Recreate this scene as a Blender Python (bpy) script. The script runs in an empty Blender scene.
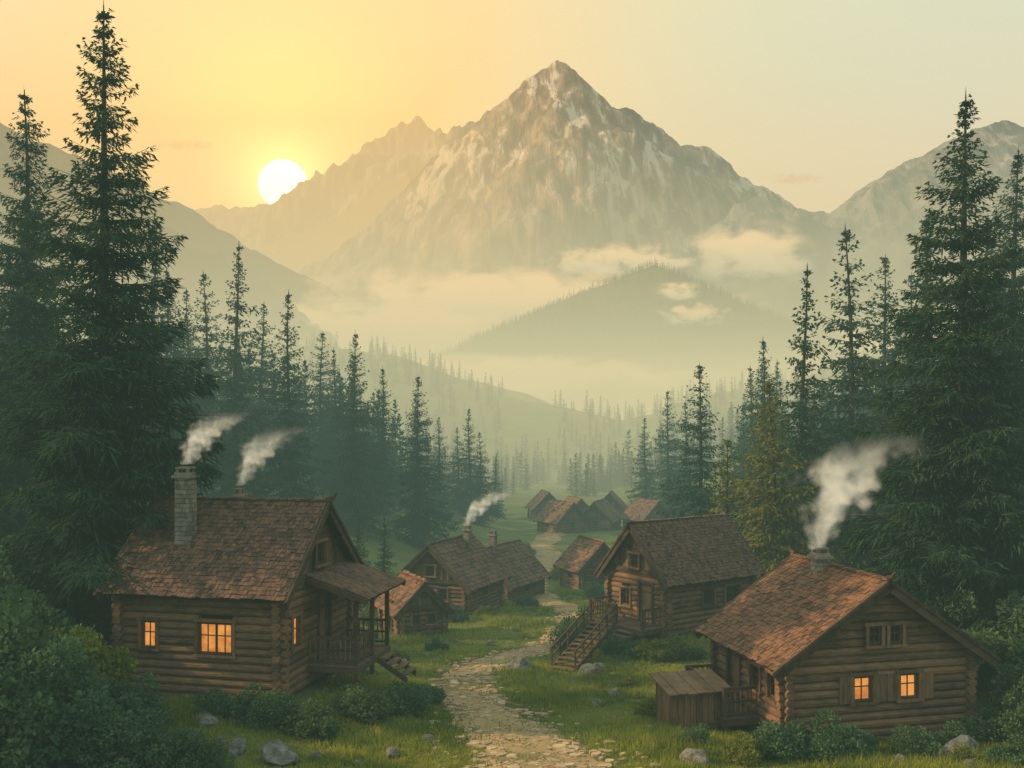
import bpy, math, random
import numpy as np
from mathutils import Vector, Matrix
random.seed(7)
RNG=np.random.default_rng(11)
sc=bpy.context.scene
sc.view_settings.view_transform='Standard'; sc.view_settings.look='None'; sc.view_settings.exposure=0
COL=sc.collection
def link(o): COL.objects.link(o); return o

# ------------------------------------------------------------------ noise
def h2(ix,iy,s):
    n=(ix.astype(np.int64)*374761393+iy.astype(np.int64)*668265263+s*144269504)&0xffffffff
    n=((n^(n>>13))*1274126177)&0xffffffff
    return ((n^(n>>16))&0xffff)/65535.0
def vn(x,y,s=0):
    x=np.asarray(x,float);y=np.asarray(y,float)
    ix=np.floor(x);iy=np.floor(y);fx=x-ix;fy=y-iy
    fx=fx*fx*fx*(fx*(fx*6-15)+10);fy=fy*fy*fy*(fy*(fy*6-15)+10)
    a=h2(ix,iy,s);b=h2(ix+1,iy,s);c=h2(ix,iy+1,s);d=h2(ix+1,iy+1,s)
    return (a+(b-a)*fx)+((c+(d-c)*fx)-(a+(b-a)*fx))*fy
def fbm(x,y,o=4,s=0):
    r=0;a=.5;f=1.
    for i in range(o): r=r+a*(vn(x*f+17*i,y*f-9*i,s+i)-.5)*2;a*=.5;f*=2.03
    return r
def ridged(x,y,o=6,s=0):
    r=0;a=.5;f=1.;w=1.
    for i in range(o):
        v=1-np.abs(vn(x*f+31*i,y*f+13*i,s+i)*2-1);v=v*v*w
        r=r+a*v;w=np.clip(v*1.6,0,1);a*=.52;f*=2.07
    return r

# ------------------------------------------------------------------ node helpers
class NB:
    def __init__(s,nt): s.nt=nt;s.L=nt.links
    def n(s,t,**kw):
        nd=s.nt.nodes.new(t)
        for k,v in kw.items(): setattr(nd,k,v)
        return nd
    def put(s,sock,v):
        if isinstance(v,bpy.types.NodeSocket): s.L.new(v,sock)
        elif isinstance(v,(tuple,list)) and len(v)==3 and len(getattr(sock,'default_value',(0,0,0)))==4: sock.default_value=(*v,1)
        else: sock.default_value=v
    def m(s,op,a,b=None,c=None,clamp=False):
        nd=s.n('ShaderNodeMath',operation=op,use_clamp=clamp)
        s.put(nd.inputs[0],a)
        if b is not None: s.put(nd.inputs[1],b)
        if c is not None: s.put(nd.inputs[2],c)
        return nd.outputs[0]
    def mix(s,f,a,b,bt='MIX'):
        nd=s.n('ShaderNodeMix',data_type='RGBA',blend_type=bt)
        s.put(nd.inputs[0],f);s.put(nd.inputs[6],a);s.put(nd.inputs[7],b)
        return nd.outputs[2]
    def ss(s,v,a,b,lo=0.,hi=1.):
        nd=s.n('ShaderNodeMapRange',interpolation_type='SMOOTHSTEP')
        s.put(nd.inputs[0],v);nd.inputs[1].default_value=a;nd.inputs[2].default_value=b;nd.inputs[3].default_value=lo;nd.inputs[4].default_value=hi
        return nd.outputs[0]
    def noise(s,vec,scale,detail=4,rough=.55,dist=0.):
        nd=s.n('ShaderNodeTexNoise');s.put(nd.inputs['Vector'],vec)
        nd.inputs['Scale'].default_value=scale;nd.inputs['Detail'].default_value=detail;nd.inputs['Roughness'].default_value=rough;nd.inputs['Distortion'].default_value=dist
        return nd.outputs[0]
    def xyz(s,v):
        nd=s.n('ShaderNodeSeparateXYZ');s.put(nd.inputs[0],v);return nd.outputs
    def scale(s,v,sc3):
        nd=s.n('ShaderNodeMapping');s.put(nd.inputs[0],v);nd.inputs['Scale'].default_value=sc3;return nd.outputs[0]
def newmat(name):
    m=bpy.data.materials.new(name);m.use_nodes=True;m.node_tree.nodes.clear();b=NB(m.node_tree)
    out=b.n('ShaderNodeOutputMaterial');return m,b,out
def surf(b,out,col,rough=.85,bump=None,bs=.4,bd=.05,spec=.3,transl=0.):
    if transl>0:
        df=b.n('ShaderNodeBsdfDiffuse');b.put(df.inputs[0],col)
        t=b.n('ShaderNodeBsdfTranslucent');b.put(t.inputs[0],col)
        mx=b.n('ShaderNodeMixShader');mx.inputs[0].default_value=transl
        b.L.new(df.outputs[0],mx.inputs[1]);b.L.new(t.outputs[0],mx.inputs[2]);b.L.new(mx.outputs[0],out.inputs[0]);return
    p=b.n('ShaderNodeBsdfPrincipled');b.put(p.inputs['Base Color'],col);b.put(p.inputs['Roughness'],rough)
    p.inputs['Specular IOR Level'].default_value=spec
    if bump is not None:
        bn=b.n('ShaderNodeBump');b.put(bn.inputs['Height'],bump);bn.inputs['Strength'].default_value=bs;bn.inputs['Distance'].default_value=bd
        b.L.new(bn.outputs[0],p.inputs['Normal'])
    b.L.new(p.outputs[0],out.inputs[0])
    return p
def wood(name,c1,c2,sc3=(1,1,1),rough=.8,island=.5,scale=6,bd=.03):
    m,b,o=newmat(name);tc=b.n('ShaderNodeTexCoord').outputs['Object'];g=b.n('ShaderNodeNewGeometry').outputs['Random Per Island']
    v=b.scale(tc,sc3);n1=b.noise(v,scale,5,.65);n2=b.noise(tc,1.3,2)
    f=b.m('ADD',b.m('MULTIPLY',g,island),b.m('ADD',b.m('MULTIPLY',b.ss(n1,.3,.7),.5),b.m('MULTIPLY',b.m('SUBTRACT',n2,.5),.8)),clamp=True)
    surf(b,o,b.mix(f,c1,c2),rough,n1,.7,bd);return m
M={}
M['log']=wood('log_wood',(.055,.034,.02),(.27,.145,.075),(1,1,5),scale=3,island=.6)
M['plank']=wood('plank_wood',(.055,.034,.02),(.26,.14,.072),(3,3,.6),scale=4,island=.6)
M['trim']=wood('trim_wood',(.035,.023,.015),(.13,.074,.042),(1,1,1),scale=4,island=.4)
M['shingle']=wood('wood_shingle',(.032,.021,.017),(.17,.088,.054),(6,1,1),scale=4,island=.9)
M['shingle_warm']=wood('warm_wood_shingle',(.04,.022,.015),(.22,.105,.055),(6,1,1),scale=4,island=.9)
M['deck']=wood('deck_wood',(.07,.045,.027),(.22,.13,.072),(1,1,1),scale=4,island=.6)
M['core']=wood('dark_core_wood',(.012,.009,.007),(.03,.022,.016))  # dark wood of hidden cores; the wall core is added to block light
M['stone']=wood('chimney_stone',(.09,.078,.062),(.29,.245,.19),(1,1,1),scale=7,island=.6,rough=.9)
def glass(name,lit):
    m,b,o=newmat(name);tc=b.n('ShaderNodeTexCoord').outputs['Object'];n=b.noise(tc,2.3,3);g=b.n('ShaderNodeNewGeometry').outputs['Random Per Island']
    f=b.m('ADD',b.m('MULTIPLY',b.ss(n,.3,.7),.7),b.m('MULTIPLY',g,.3))
    p=surf(b,o,(.02,.018,.015),.15,spec=.5)
    if lit:
        b.put(p.inputs['Emission Color'],b.mix(f,(.45,.09,.008),(1.,.42,.08)));p.inputs['Emission Strength'].default_value=.95
        m.cycles.emission_sampling='NONE'
    return m
M['glass_lit']=glass('lamp_lit_glass',True);M['glass_dark']=glass('dark_window_glass',False)

# ------------------------------------------------------------------ mesh helpers
class MB:
    def __init__(s): s.v=[];s.f=[];s.m=[];s.mats=[]
    def mi(s,k):
        if k not in s.mats: s.mats.append(k)
        return s.mats.index(k)
    def box(s,c,ax,ay,az,k):
        c=Vector(c);ax=Vector(ax);ay=Vector(ay);az=Vector(az);b=len(s.v)
        for i,j,l in ((-1,-1,-1),(1,-1,-1),(1,1,-1),(-1,1,-1),(-1,-1,1),(1,-1,1),(1,1,1),(-1,1,1)): s.v.append(c+ax*i+ay*j+az*l)
        mi=s.mi(k)
        for q in ((0,3,2,1),(4,5,6,7),(0,1,5,4),(1,2,6,5),(2,3,7,6),(3,0,4,7)): s.f.append([b+t for t in q]);s.m.append(mi)
    def abox(s,c,sz,k): s.box(c,(sz[0]/2,0,0),(0,sz[1]/2,0),(0,0,sz[2]/2),k)
    def cyl(s,p0,p1,r0,r1,k,n=10):
        p0=Vector(p0);p1=Vector(p1);d=(p1-p0).normalized();u=d.orthogonal().normalized();w=d.cross(u);b=len(s.v);mi=s.mi(k)
        for p,r in((p0,r0),(p1,r1)):
            for i in range(n): a=2*math.pi*i/n;s.v.append(p+(u*math.cos(a)+w*math.sin(a))*r)
        for i in range(n): j=(i+1)%n;s.f.append([b+i,b+j,b+n+j,b+n+i]);s.m.append(mi)
        s.f.append([b+i for i in range(n)][::-1]);s.m.append(mi);s.f.append([b+n+i for i in range(n)]);s.m.append(mi)
    def loft(s,lo,hi,k):
        b=len(s.v);n=len(lo);mi=s.mi(k)
        for p in lo: s.v.append(Vector(p))
        for p in hi: s.v.append(Vector(p))
        s.f.append([b+i for i in range(n)][::-1]);s.m.append(mi);s.f.append([b+n+i for i in range(n)]);s.m.append(mi)
        for i in range(n): j=(i+1)%n;s.f.append([b+i,b+j,b+n+j,b+n+i]);s.m.append(mi)
    def prism(s,poly,ext,k):
        ext=Vector(ext);s.loft(poly,[Vector(p)+ext for p in poly],k)
    def obj(s,name,parent=None,smooth=False):
        if not s.v: return None
        me=bpy.data.meshes.new(name);me.from_pydata([tuple(v) for v in s.v],[],s.f)
        for k in s.mats: me.materials.append(M[k])
        me.polygons.foreach_set('material_index',s.m)
        if smooth: me.polygons.foreach_set('use_smooth',[True]*len(s.f))
        me.update();o=link(bpy.data.objects.new(name,me))
        if parent: o.parent=parent
        return o
def quadmesh(name,V,F,mi=None,mats=(),smooth=False):
    me=bpy.data.meshes.new(name);V=np.asarray(V,np.float32);F=np.asarray(F,np.int32);k=F.shape[1]
    me.vertices.add(len(V));me.vertices.foreach_set('co',V.ravel())
    me.loops.add(F.size);me.loops.foreach_set('vertex_index',F.ravel())
    me.polygons.add(len(F));me.polygons.foreach_set('loop_start',np.arange(0,F.size,k,dtype=np.int32))
    me.polygons.foreach_set('loop_total',np.full(len(F),k,np.int32))
    for m in mats: me.materials.append(m)
    if mi is not None: me.polygons.foreach_set('material_index',np.asarray(mi,np.int32))
    if smooth: me.polygons.foreach_set('use_smooth',np.ones(len(F),bool))
    me.update(calc_edges=True);return me
def gridmesh(name,X,Y,Z,mats,smooth=True):
    r,c=X.shape;V=np.stack([X,Y,Z],-1).reshape(-1,3)
    i=np.arange(r*c).reshape(r,c);F=np.stack([i[:-1,:-1],i[:-1,1:],i[1:,1:],i[1:,:-1]],-1).reshape(-1,4)
    return quadmesh(name,V,F,None,mats,smooth)

# ------------------------------------------------------------------ terrain
PATH=[(1.6,8),(1.4,18),(1.1,24),(.7,27),(-.6,32),(-1.7,37),(-1.5,42),(1.2,47),(3.2,54),(3.9,62),(2.6,70),(1.5,80),(2.6,91),(3.9,101),(3.0,112),(5.,124),(8.5,138),(10,160)]
def catmull(P,n=14):
    P=[np.array(p,float) for p in P];P=[2*P[0]-P[1]]+P+[2*P[-1]-P[-2]];o=[]
    for i in range(1,len(P)-2):
        for j in range(n):
            t=j/n;o.append(.5*((2*P[i])+(-P[i-1]+P[i+1])*t+(2*P[i-1]-5*P[i]+4*P[i+1]-P[i+2])*t*t+(-P[i-1]+3*P[i]-3*P[i+1]+P[i+2])*t**3))
    o.append(P[-2]);return np.array(o)
PC=catmull(PATH)
def pathdist(x,y):
    x=np.asarray(x,float);y=np.asarray(y,float);d=np.full(x.shape,1e9)
    for i in range(0,len(PC)): d=np.minimum(d,np.hypot(x-PC[i,0],y-PC[i,1]))
    return d
def segmax(x,y,spines):
    H=np.full(x.shape,-1e9);D=np.full(x.shape,1e9)
    for pts,sl in spines:
        for a,b in zip(pts[:-1],pts[1:]):
            ax,ay,az=a;bx,by,bz=b;dx,dy=bx-ax,by-ay;t=np.clip(((x-ax)*dx+(y-ay)*dy)/(dx*dx+dy*dy),0,1)
            d=np.hypot(x-ax-dx*t,y-ay-dy*t);h=az+(bz-az)*t-sl*d
            H=np.maximum(H,h);D=np.minimum(D,d)
    return H,D
HILLS=[([(-420,640,90),(-91,500,43),(-56,500,28),(-20,490,8),(-5,470,-8)],.24),
       ([(16,420,-8),(37,430,4),(60,440,9),(84,450,16),(115,460,24),(170,480,35),(320,520,75)],.24)]
def smp(t,w): t=np.maximum(t,0);return t*t/(t+w)
def ground(x,y):
    x=np.asarray(x,float);y=np.asarray(y,float)
    fl=np.interp(y,[0,25,40,50,62,80,100,135,200,400,800,3000],[-.3,-.5,-1.8,-2.7,-3.5,-5,-5.6,-6.1,-7,-12,-18,-25])
    xl=np.interp(y,[0,25,45,60,80,130,200,400,900],[-9,-10,-11,-10.,-6,1.,-4,-30,-60])
    xr=np.interp(y,[0,25,45,60,80,130,200,400,900],[13,14,13,12,12,19,16,40,90])
    hl=smp(xl-x,7);hr=smp(x-xr,7)
    sl=np.interp(y,[0,40,80,200,400,800],[.26,.33,.5,.42,.2,.05]);sr=np.interp(y,[0,40,80,200,400,800],[.2,.32,.42,.42,.2,.05])
    z=fl+42*(1-np.exp(-hl*sl/42))+42*(1-np.exp(-hr*sr/42))
    z=z+1.15*np.exp(-(((x-8.5)/5.)**2+((y-48.5)/5.)**2)**1.5)
    z=z+.9*np.exp(-(((x+9.5)/6.)**2+((y-33.)/6.)**2)**1.5)
    z=z-.2*np.exp(-(((x-10.4)/5.)**2+((y-32.4)/5.)**2)**1.5)
    near=np.clip((y-10)/100,0.12,1)
    z=z+fbm(x/9,y/9,4,3)*.7*near+fbm(x/45,y/45,3,9)*5*np.clip((y-110)/200,0,1)*np.clip(np.abs(x)/60,0,1)
    H,_=segmax(x,y,HILLS)
    z=np.maximum(z,H+fbm(x/60,y/60,4,21)*8)
    return z
def gz(x,y): return float(ground(np.array([x]),np.array([y]))[0])

def ground_mat():
    m,b,o=newmat('meadow_ground');P=b.n('ShaderNodeNewGeometry').outputs['Position']
    n1=b.noise(P,.25,4,.6);n2=b.noise(P,3.,4,.7);n3=b.noise(P,18,3,.7);n4=b.noise(P,.04,2)
    c=b.mix(b.ss(n1,.35,.65),(.065,.10,.02),(.17,.19,.038))
    c=b.mix(b.m('MULTIPLY',b.ss(n2,.55,.75),.6),c,(.15,.11,.05))
    c=b.mix(b.m('MULTIPLY',b.ss(n4,.4,.6),.5),c,(.085,.135,.03))
    c=b.mix(.35,c,b.mix(n3,(.01,.012,.004),(.29,.30,.075)),'MIX')
    surf(b,o,c,.95,b.m('ADD',n2,n3),.8,.12);return m
M['ground']=ground_mat()
ys=np.concatenate([np.linspace(-60,18,20,endpoint=False),18*(14000/18)**(np.linspace(0,1,460))])
us=np.linspace(-1,1,331);us=np.sign(us)*np.abs(us)**1.25
Y,U=np.meshgrid(ys,us,indexing='ij');X=U*(70+.95*np.maximum(Y,0));Z=ground(X,Y)
link(bpy.data.objects.new('ground',gridmesh('ground',X,Y,Z,[M['ground']])))

def path_mat():
    m,b,o=newmat('stony_path');P=b.n('ShaderNodeNewGeometry').outputs['Position']
    w=b.n('ShaderNodeTexNoise');b.put(w.inputs[0],P);w.inputs['Scale'].default_value=1.7
    va=b.n('ShaderNodeVectorMath',operation='MULTIPLY_ADD');b.put(va.inputs[0],w.outputs[1]);va.inputs[1].default_value=(.6,.6,.6);b.put(va.inputs[2],P)
    v=b.n('ShaderNodeTexVoronoi',feature='DISTANCE_TO_EDGE');b.put(v.inputs['Vector'],va.outputs[0]);v.inputs['Scale'].default_value=3.6
    v2=b.n('ShaderNodeTexVoronoi');b.put(v2.inputs['Vector'],va.outputs[0]);v2.inputs['Scale'].default_value=3.6
    e=b.ss(v.outputs[0],.01,.09);n=b.noise(P,9,5,.7);n1=b.noise(P,.9,5,.65);n0=b.noise(P,.35,4)
    r=b.xyz(v2.outputs['Color'])[0]
    st=b.mix(b.m('ADD',b.m('MULTIPLY',r,.6),b.m('MULTIPLY',n,.4)),(.27,.18,.09),(.58,.41,.21))
    c=b.mix(e,(.15,.105,.05),st);k=b.ss(n1,.38,.54)
    c=b.mix(b.m('MULTIPLY',k,.9),c,b.mix(n,(.26,.17,.08),(.48,.33,.165)))
    c=b.mix(b.m('MULTIPLY',b.ss(n0,.53,.67),.6),c,(.10,.11,.035))
    surf(b,o,c,.9,b.m('ADD',b.m('MULTIPLY',e,b.m('SUBTRACT',1.,k)),b.m('MULTIPLY',n,.7)),.9,.06);return m
M['path']=path_mat()
PCd=catmull(PATH,40);T=np.gradient(PCd,axis=0);T/=np.linalg.norm(T,axis=1)[:,None];Nn=np.stack([-T[:,1],T[:,0]],1)
def halfw(y): return np.interp(y,[8,26,34,45,60,100,160],[2.3,2.15,1.45,1.25,1.3,1.5,1.6])
cs=np.linspace(-1,1,25)
hwL=halfw(PCd[:,1])*(1+.45*fbm(PCd[:,1]*.8,PCd[:,1]*0+3,4,5));hwR=halfw(PCd[:,1])*(1+.45*fbm(PCd[:,1]*.8,PCd[:,1]*0+13,4,8))
off=np.where(cs[None,:]<0,hwL[:,None]*cs[None,:],hwR[:,None]*cs[None,:])
PX=PCd[:,0:1]+Nn[:,0:1]*off;PY=PCd[:,1:2]+Nn[:,1:2]*off
PZ=ground(PX,PY)+.085-.16*np.abs(cs[None,:])**2.6+.07*fbm(PX*1.3,PY*1.3,3,4)+np.clip((PY-70)/60,0,1)*.12
link(bpy.data.objects.new('path',gridmesh('path',PX,PY,PZ,[M['path']])))

# ------------------------------------------------------------------ mountains
def rock_mat(name,rock1,rock2,snow,snow_amt,tree,tree_top,th=.53,bd=22):
    m,b,o=newmat(name);g=b.n('ShaderNodeNewGeometry');P=g.outputs['Position'];z=b.xyz(P)[2]
    sv=b.scale(P,(1,.45,.35));sv2=b.scale(P,(1.3,.28,.28))
    n1=b.noise(sv,.004,6,.62);n2=b.noise(sv2,.016,5,.62,.4);n3=b.noise(P,.0016,4)
    c=b.mix(b.ss(n2,.35,.65),rock1,rock2);c=b.mix(b.m('MULTIPLY',b.ss(n1,.45,.6),.4),c,rock1)
    s=b.m('MULTIPLY',b.ss(b.m('ADD',n1,b.m('MULTIPLY',b.m('SUBTRACT',n2,.5),1.1)),th,th+.12),b.ss(z,450,1300))
    c=b.mix(b.m('MULTIPLY',s,snow_amt),c,snow)
    t=b.m('SUBTRACT',1.,b.ss(b.m('ADD',z,b.m('MULTIPLY',n3,500)),tree_top*.6,tree_top*1.25))
    c=b.mix(t,c,tree)
    surf(b,o,c,.95,b.m('ADD',n2,n1),1.,bd);return m
M['rock']=rock_mat('mountain_rock',(.10,.072,.055),(.36,.235,.15),(.74,.62,.50),.6,(.022,.038,.03),640,.53,26)  # warm rock and snow tones put the sun's glow into the colour
M['rock2']=rock_mat('far_mountain_rock',(.08,.08,.078),(.21,.175,.15),(.6,.52,.45),.3,(.045,.06,.048),900)
def fh_mat():
    m,b,o=newmat('forest_slope');P=b.n('ShaderNodeNewGeometry').outputs['Position']
    n=b.noise(P,.05,6,.7);n2=b.noise(P,.006,4)
    c=b.mix(b.ss(n,.35,.65),(.016,.030,.02),(.045,.065,.033));c=b.mix(b.m('MULTIPLY',b.ss(n2,.5,.65),.5),c,(.06,.08,.038))
    surf(b,o,c,.95,n,1.,6);return m
M['fhill']=fh_mat()
def mount(name,spines,x0,x1,y0,y1,nx,ny,amp,wl,mat,seed,warp=60,kmin=.12,bias=.46):
    X,Y=np.meshgrid(np.linspace(x0,x1,nx),np.linspace(y0,y1,ny))
    wx=X+fbm(X/(wl*.8),Y/(wl*.8),4,seed)*warp;wy=Y+fbm(X/(wl*.8)+50,Y/(wl*.8),4,seed+3)*warp
    H,D=segmax(wx,wy,spines)
    k=np.clip(D/(wl*.7),kmin,1)
    Z=H+(ridged(wx/wl,wy/wl,7,seed)-bias)*amp*k+fbm(X/(wl*.12),Y/(wl*.12),4,seed+5)*amp*.10
    Z=np.maximum(Z,-150)
    return link(bpy.data.objects.new(name,gridmesh(name,X,Y,Z,[mat],True)))
main=[([(-1010,5000,550),(-810,5000,680),(-560,5000,905),(-360,5000,1105),(-210,5000,1270),(-60,5000,1435),(90,5000,1640),(150,5000,1745),(225,5000,1815),(300,5010,1745),(350,5000,1695),(490,5000,1585),(640,5000,1560),(840,5050,1385),(1015,5050,1385),(1165,5000,1200),(1290,5000,1065),(1590,5000,930),(1840,5000,805),(2400,5000,500)],.95),
 ([(225,5000,1815),(330,4750,1460),(200,4450,1150),(0,4150,840),(-240,3850,570),(-600,3600,330)],.92),
 ([(330,4750,1460),(430,4450,1080),(400,4100,720),(330,3800,420)],1.05),
 ([(640,5000,1560),(600,4650,1130),(740,4250,780),(700,3900,450)],1.05),
 ([(1015,5050,1385),(1000,4650,930),(1180,4250,600),(1250,3950,380)],1.),
 ([(-60,5000,1435),(-200,4650,1050),(-430,4300,700),(-700,4000,430)],1.),
 ([(-360,5000,1105),(-560,4650,740),(-850,4350,480)],1.05)]
mount('mountain',main,-2600,3600,3000,6600,560,340,330,600,M['rock'],5,80,.10,.5)
far=[([(-5200,8200,2000),(-3600,8200,1800),(-2500,8000,1700),(-2050,8000,1740),(-1700,8000,1780),(-1290,8000,1870),(-1010,8000,2080),(-900,8000,2200),(-820,8000,2300),(-730,8000,2420),(-650,8000,2290),(-560,8000,2250),(-410,8000,2320),(-250,8000,2420),(-96,8000,2520),(50,8000,2560),(400,8000,2300),(1500,8000,1700)],.75)]
mount('far_mountain_ridge',far,-6000,2500,6900,9500,420,130,300,420,M['rock2'],17,60,.16)
lm=[([(-2400,2600,900),(-1500,2550,860),(-1270,2500,745),(-1180,2500,708),(-1030,2500,643),(-855,2500,543),(-705,2500,468),(-455,2500,330),(-200,2500,120)],.62)]
mount('mountain_slope',lm,-2900,100,1700,3400,300,170,170,330,M['fhill'],25,50)
rm=[([(970,4200,940),(1020,4200,950),(1210,4200,885),(1335,4200,885),(1500,4200,950),(1630,4200,1075),(1850,4200,1180),(1950,4200,1235),(2060,4200,1260),(2200,4200,1215),(2600,4200,1300),(3600,4200,1400)],.7),
    ([(2000,4200,1240),(1900,3800,900),(1700,3500,600)],.8)]
mount('side_mountain',rm,500,4200,3000,5600,330,200,260,450,M['rock2'],35,50)
fh=[([(-110,1500,80),(-15,1500,112),(57,1500,150),(132,1500,195),(170,1500,222),(210,1500,240),(245,1500,225),(285,1500,200),(342,1500,172),(415,1500,142),(520,1500,120),(700,1500,90)],.45),
    ([(210,1500,240),(230,1350,165),(180,1200,90)],.5)]
HX=(-500,1000,950,2000)
mount('forest_hill',fh,*HX,260,200,36,170,M['fhill'],45,14)

# ------------------------------------------------------------------ trees
def needle_mat(name,c1,c2,tips):
    m,b,o=newmat(name);g=b.n('ShaderNodeNewGeometry');oi=b.n('ShaderNodeObjectInfo').outputs['Random']
    n=b.noise(g.outputs['Position'],.9,1);f=b.m('ADD',b.m('MULTIPLY',g.outputs['Random Per Island'],.5),b.m('MULTIPLY',b.ss(n,.3,.7),.5))
    c=b.mix(f,c1,c2);c=b.mix(b.m('MULTIPLY',oi,.45),c,tips)
    surf(b,o,c,.8,spec=.15,transl=.3);return m
M['needle']=needle_mat('spruce_needles',(.015,.044,.034),(.05,.108,.062),(.06,.092,.034))
M['needle_y']=needle_mat('young_spruce_needles',(.08,.10,.02),(.20,.20,.045),(.17,.16,.03))
M['bark']=wood('spruce_bark',(.025,.018,.013),(.085,.06,.042),(1,1,.3),scale=9)
M['leaf']=needle_mat('shrub_leaves',(.03,.085,.056),(.12,.20,.095),(.16,.19,.05))
M['leaf_y']=needle_mat('bright_shrub_leaves',(.10,.14,.026),(.25,.27,.05),(.22,.22,.04))
def nrm(a): return a/np.maximum(np.linalg.norm(a,axis=-1,keepdims=True),1e-9)
def spruce(seed,H,R,nwh,nbr,dt,spk,w,lfac=1.,ring=8):
    r=np.random.default_rng(seed);Vs=[];Fs=[];Ms=[];nv=0
    nr=9;zz=np.linspace(-.6,H*.985,nr);rr=(H*.0135)*(1-np.clip(zz/H,0,1))**.9+.012;a=np.arange(ring)*2*np.pi/ring
    bx=.012*H*np.sin(zz/H*5+seed);V=np.stack([bx[:,None]+rr[:,None]*np.cos(a),rr[:,None]*np.sin(a),np.repeat(zz[:,None],ring,1)],-1).reshape(-1,3)
    i=np.arange(nr-1)[:,None]*ring;j=np.arange(ring)[None,:];F=np.stack([i+j,i+(j+1)%ring,i+ring+(j+1)%ring,i+ring+j],-1).reshape(-1,4)
    Vs.append(V);Fs.append(F);Ms.append(np.zeros(len(F),int));nv+=len(V)
    P=[];D=[];Ln=[];W=[];BP=[]
    lean=r.uniform(0,6.28);ph=r.uniform(0,6)
    for wi in range(nwh):
        t=(wi+r.uniform(-.4,.4))/(nwh-1);t=min(max(t,0),1);z=H*(.05+.93*t**.95)
        rad=R*((1-t)**.88)*min(1.,.75+t*1.4)*(1+.09*math.sin(t*23+ph)+r.uniform(-.14,.14))+.01*R+.03
        nb=max(4,int(nbr*(.5+.5*(1-t))))
        a0=r.uniform(0,6.28)
        for bi in range(nb):
            az=a0+2*np.pi*(bi+r.uniform(-.4,.4))/nb;L=rad*r.uniform(.55,1.2)*(1+.08*math.cos(az-lean))
            if r.random()<.08: L*=.45
            z0=z+r.uniform(-.75,.75)*H/nwh
            if z0>H*.97: z0=H*.97
            rv=np.array([math.cos(az),math.sin(az),0]);lv=np.array([-math.sin(az),math.cos(az),0])
            s0=-.10+.85*t**1.4+r.uniform(-.08,.08);dr=.60*(1-t)**.7+.06
            K=max(3,int(L/dt));u=np.linspace(.06,1,K)+r.uniform(-.3,.3,K)/K;u=np.clip(u,.05,1)
            zo=s0*u*L-dr*L*u**1.5+.36*L*u**3*(.4+.6*(1-t))
            bxz=.012*H*math.sin(z0/H*5+seed)
            base=np.stack([bxz+rv[0]*u*L,rv[1]*u*L,z0+zo],-1)
            BP.append((base[0],base[len(base)//2],base[-1],L))
            env=np.minimum(1,(1.08-u)*2.2)*np.minimum(1,.45+u*1.6)
            for sgn in (-1,1):
                for q in range(spk):
                    uu=u[:,None];d=rv*(.75+r.uniform(-.35,.4,(K,1)))+sgn*lv*(.95-.55*uu+r.uniform(-.35,.35,(K,1)))+np.array([0,0,1.])*(-.22-.25*(1-t)+r.uniform(-.35,.25,(K,1)))
                    sp=(.26*L+(.05*R+.05)*(1-.6*t))*env
                    ln=(.09*L+(.05*R+.08)*(1-.55*t))*r.uniform(.6,1.2,K)*lfac*np.minimum(1,env+.35)
                    st=base+nrm(d)*(sp*(0. if q==0 else 1.)*r.uniform(0,1.,K)**.8)[:,None]+r.normal(0,.015,(K,3))
                    P.append(st);D.append(nrm(d+ (0 if q==0 else 1)*r.normal(0,.38,(K,3))));Ln.append(ln);W.append(np.full(K,w)*r.uniform(.7,1.4,K))
    P.append(np.array([[.012*H*math.sin(5+seed),0,H*.94]]));D.append(np.array([[0,0,1.]]));Ln.append(np.array([H*.07]));W.append(np.array([w]))
    P=np.concatenate(P);D=np.concatenate(D);Ln=np.concatenate(Ln)[:,None];W=np.concatenate(W)[:,None]
    up=nrm(np.array([0,0,1.])+r.normal(0,.55,D.shape));n2=nrm(np.cross(D,up))
    a=P;b=P+D*Ln*.4+n2*W;c=P+D*Ln-np.array([0,0,1.])*Ln*.12;d=P+D*Ln*.4-n2*W
    V=np.stack([a,b,c,d],1).reshape(-1,3);F=np.arange(len(V)).reshape(-1,4)
    Vs.append(V);Fs.append(F+nv);Ms.append(np.ones(len(F),int));nv+=len(V)
    bv=[]
    for p0,p1,p2,L in BP:
        for s,e,wd in((p0,p1,.012*L),(p1,p2,.007*L)):
            bv+= [s+[0,0,wd],e+[0,0,wd*.6],e-[0,0,wd*.6],s-[0,0,wd]]
    bv=np.array(bv);Vs.append(bv);F=np.arange(len(bv)).reshape(-1,4)+nv;Fs.append(F);Ms.append(np.zeros(len(F),int))
    return np.concatenate(Vs),np.concatenate(Fs),np.concatenate(Ms)
def sprucemesh(*a,mat='needle',**k):
    V,F,m=spruce(*a,**k);return quadmesh('spruce_mesh',V,F,m,[M['bark'],M[mat]])
HI=[sprucemesh(s,20.,3.8,46,13,.13,5,.032) for s in (1,2)]
MID=[sprucemesh(s,16.,R,36,10,.24,3,.055,1.15) for s,R in((3,3.2),(4,2.9),(5,3.4),(6,3.0))]
YNG=sprucemesh(9,10.,2.7,28,10,.2,3,.06,1.1,mat='needle_y')
def tree(me,H0,x,y,ztop,ws=1.,name='spruce_tree'):
    g=gz(x,y)-.1;h=ztop-g;s=h/H0;o=link(bpy.data.objects.new(name,me));o.location=(x,y,g);o.scale=(s*ws,s*ws,s);o.rotation_euler=(0,0,random.uniform(0,6.28));return o
for i,(x,y,zt,w) in enumerate([(-14.3,35,23.3,1.0),(17.2,38,21.2,1.1),(-23.5,48,24.7,.95),(25.2,50,22.3,1.),(-27,42,19,1.)]):
    tree(HI[i%2],20.,x,y,zt,w)
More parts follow.
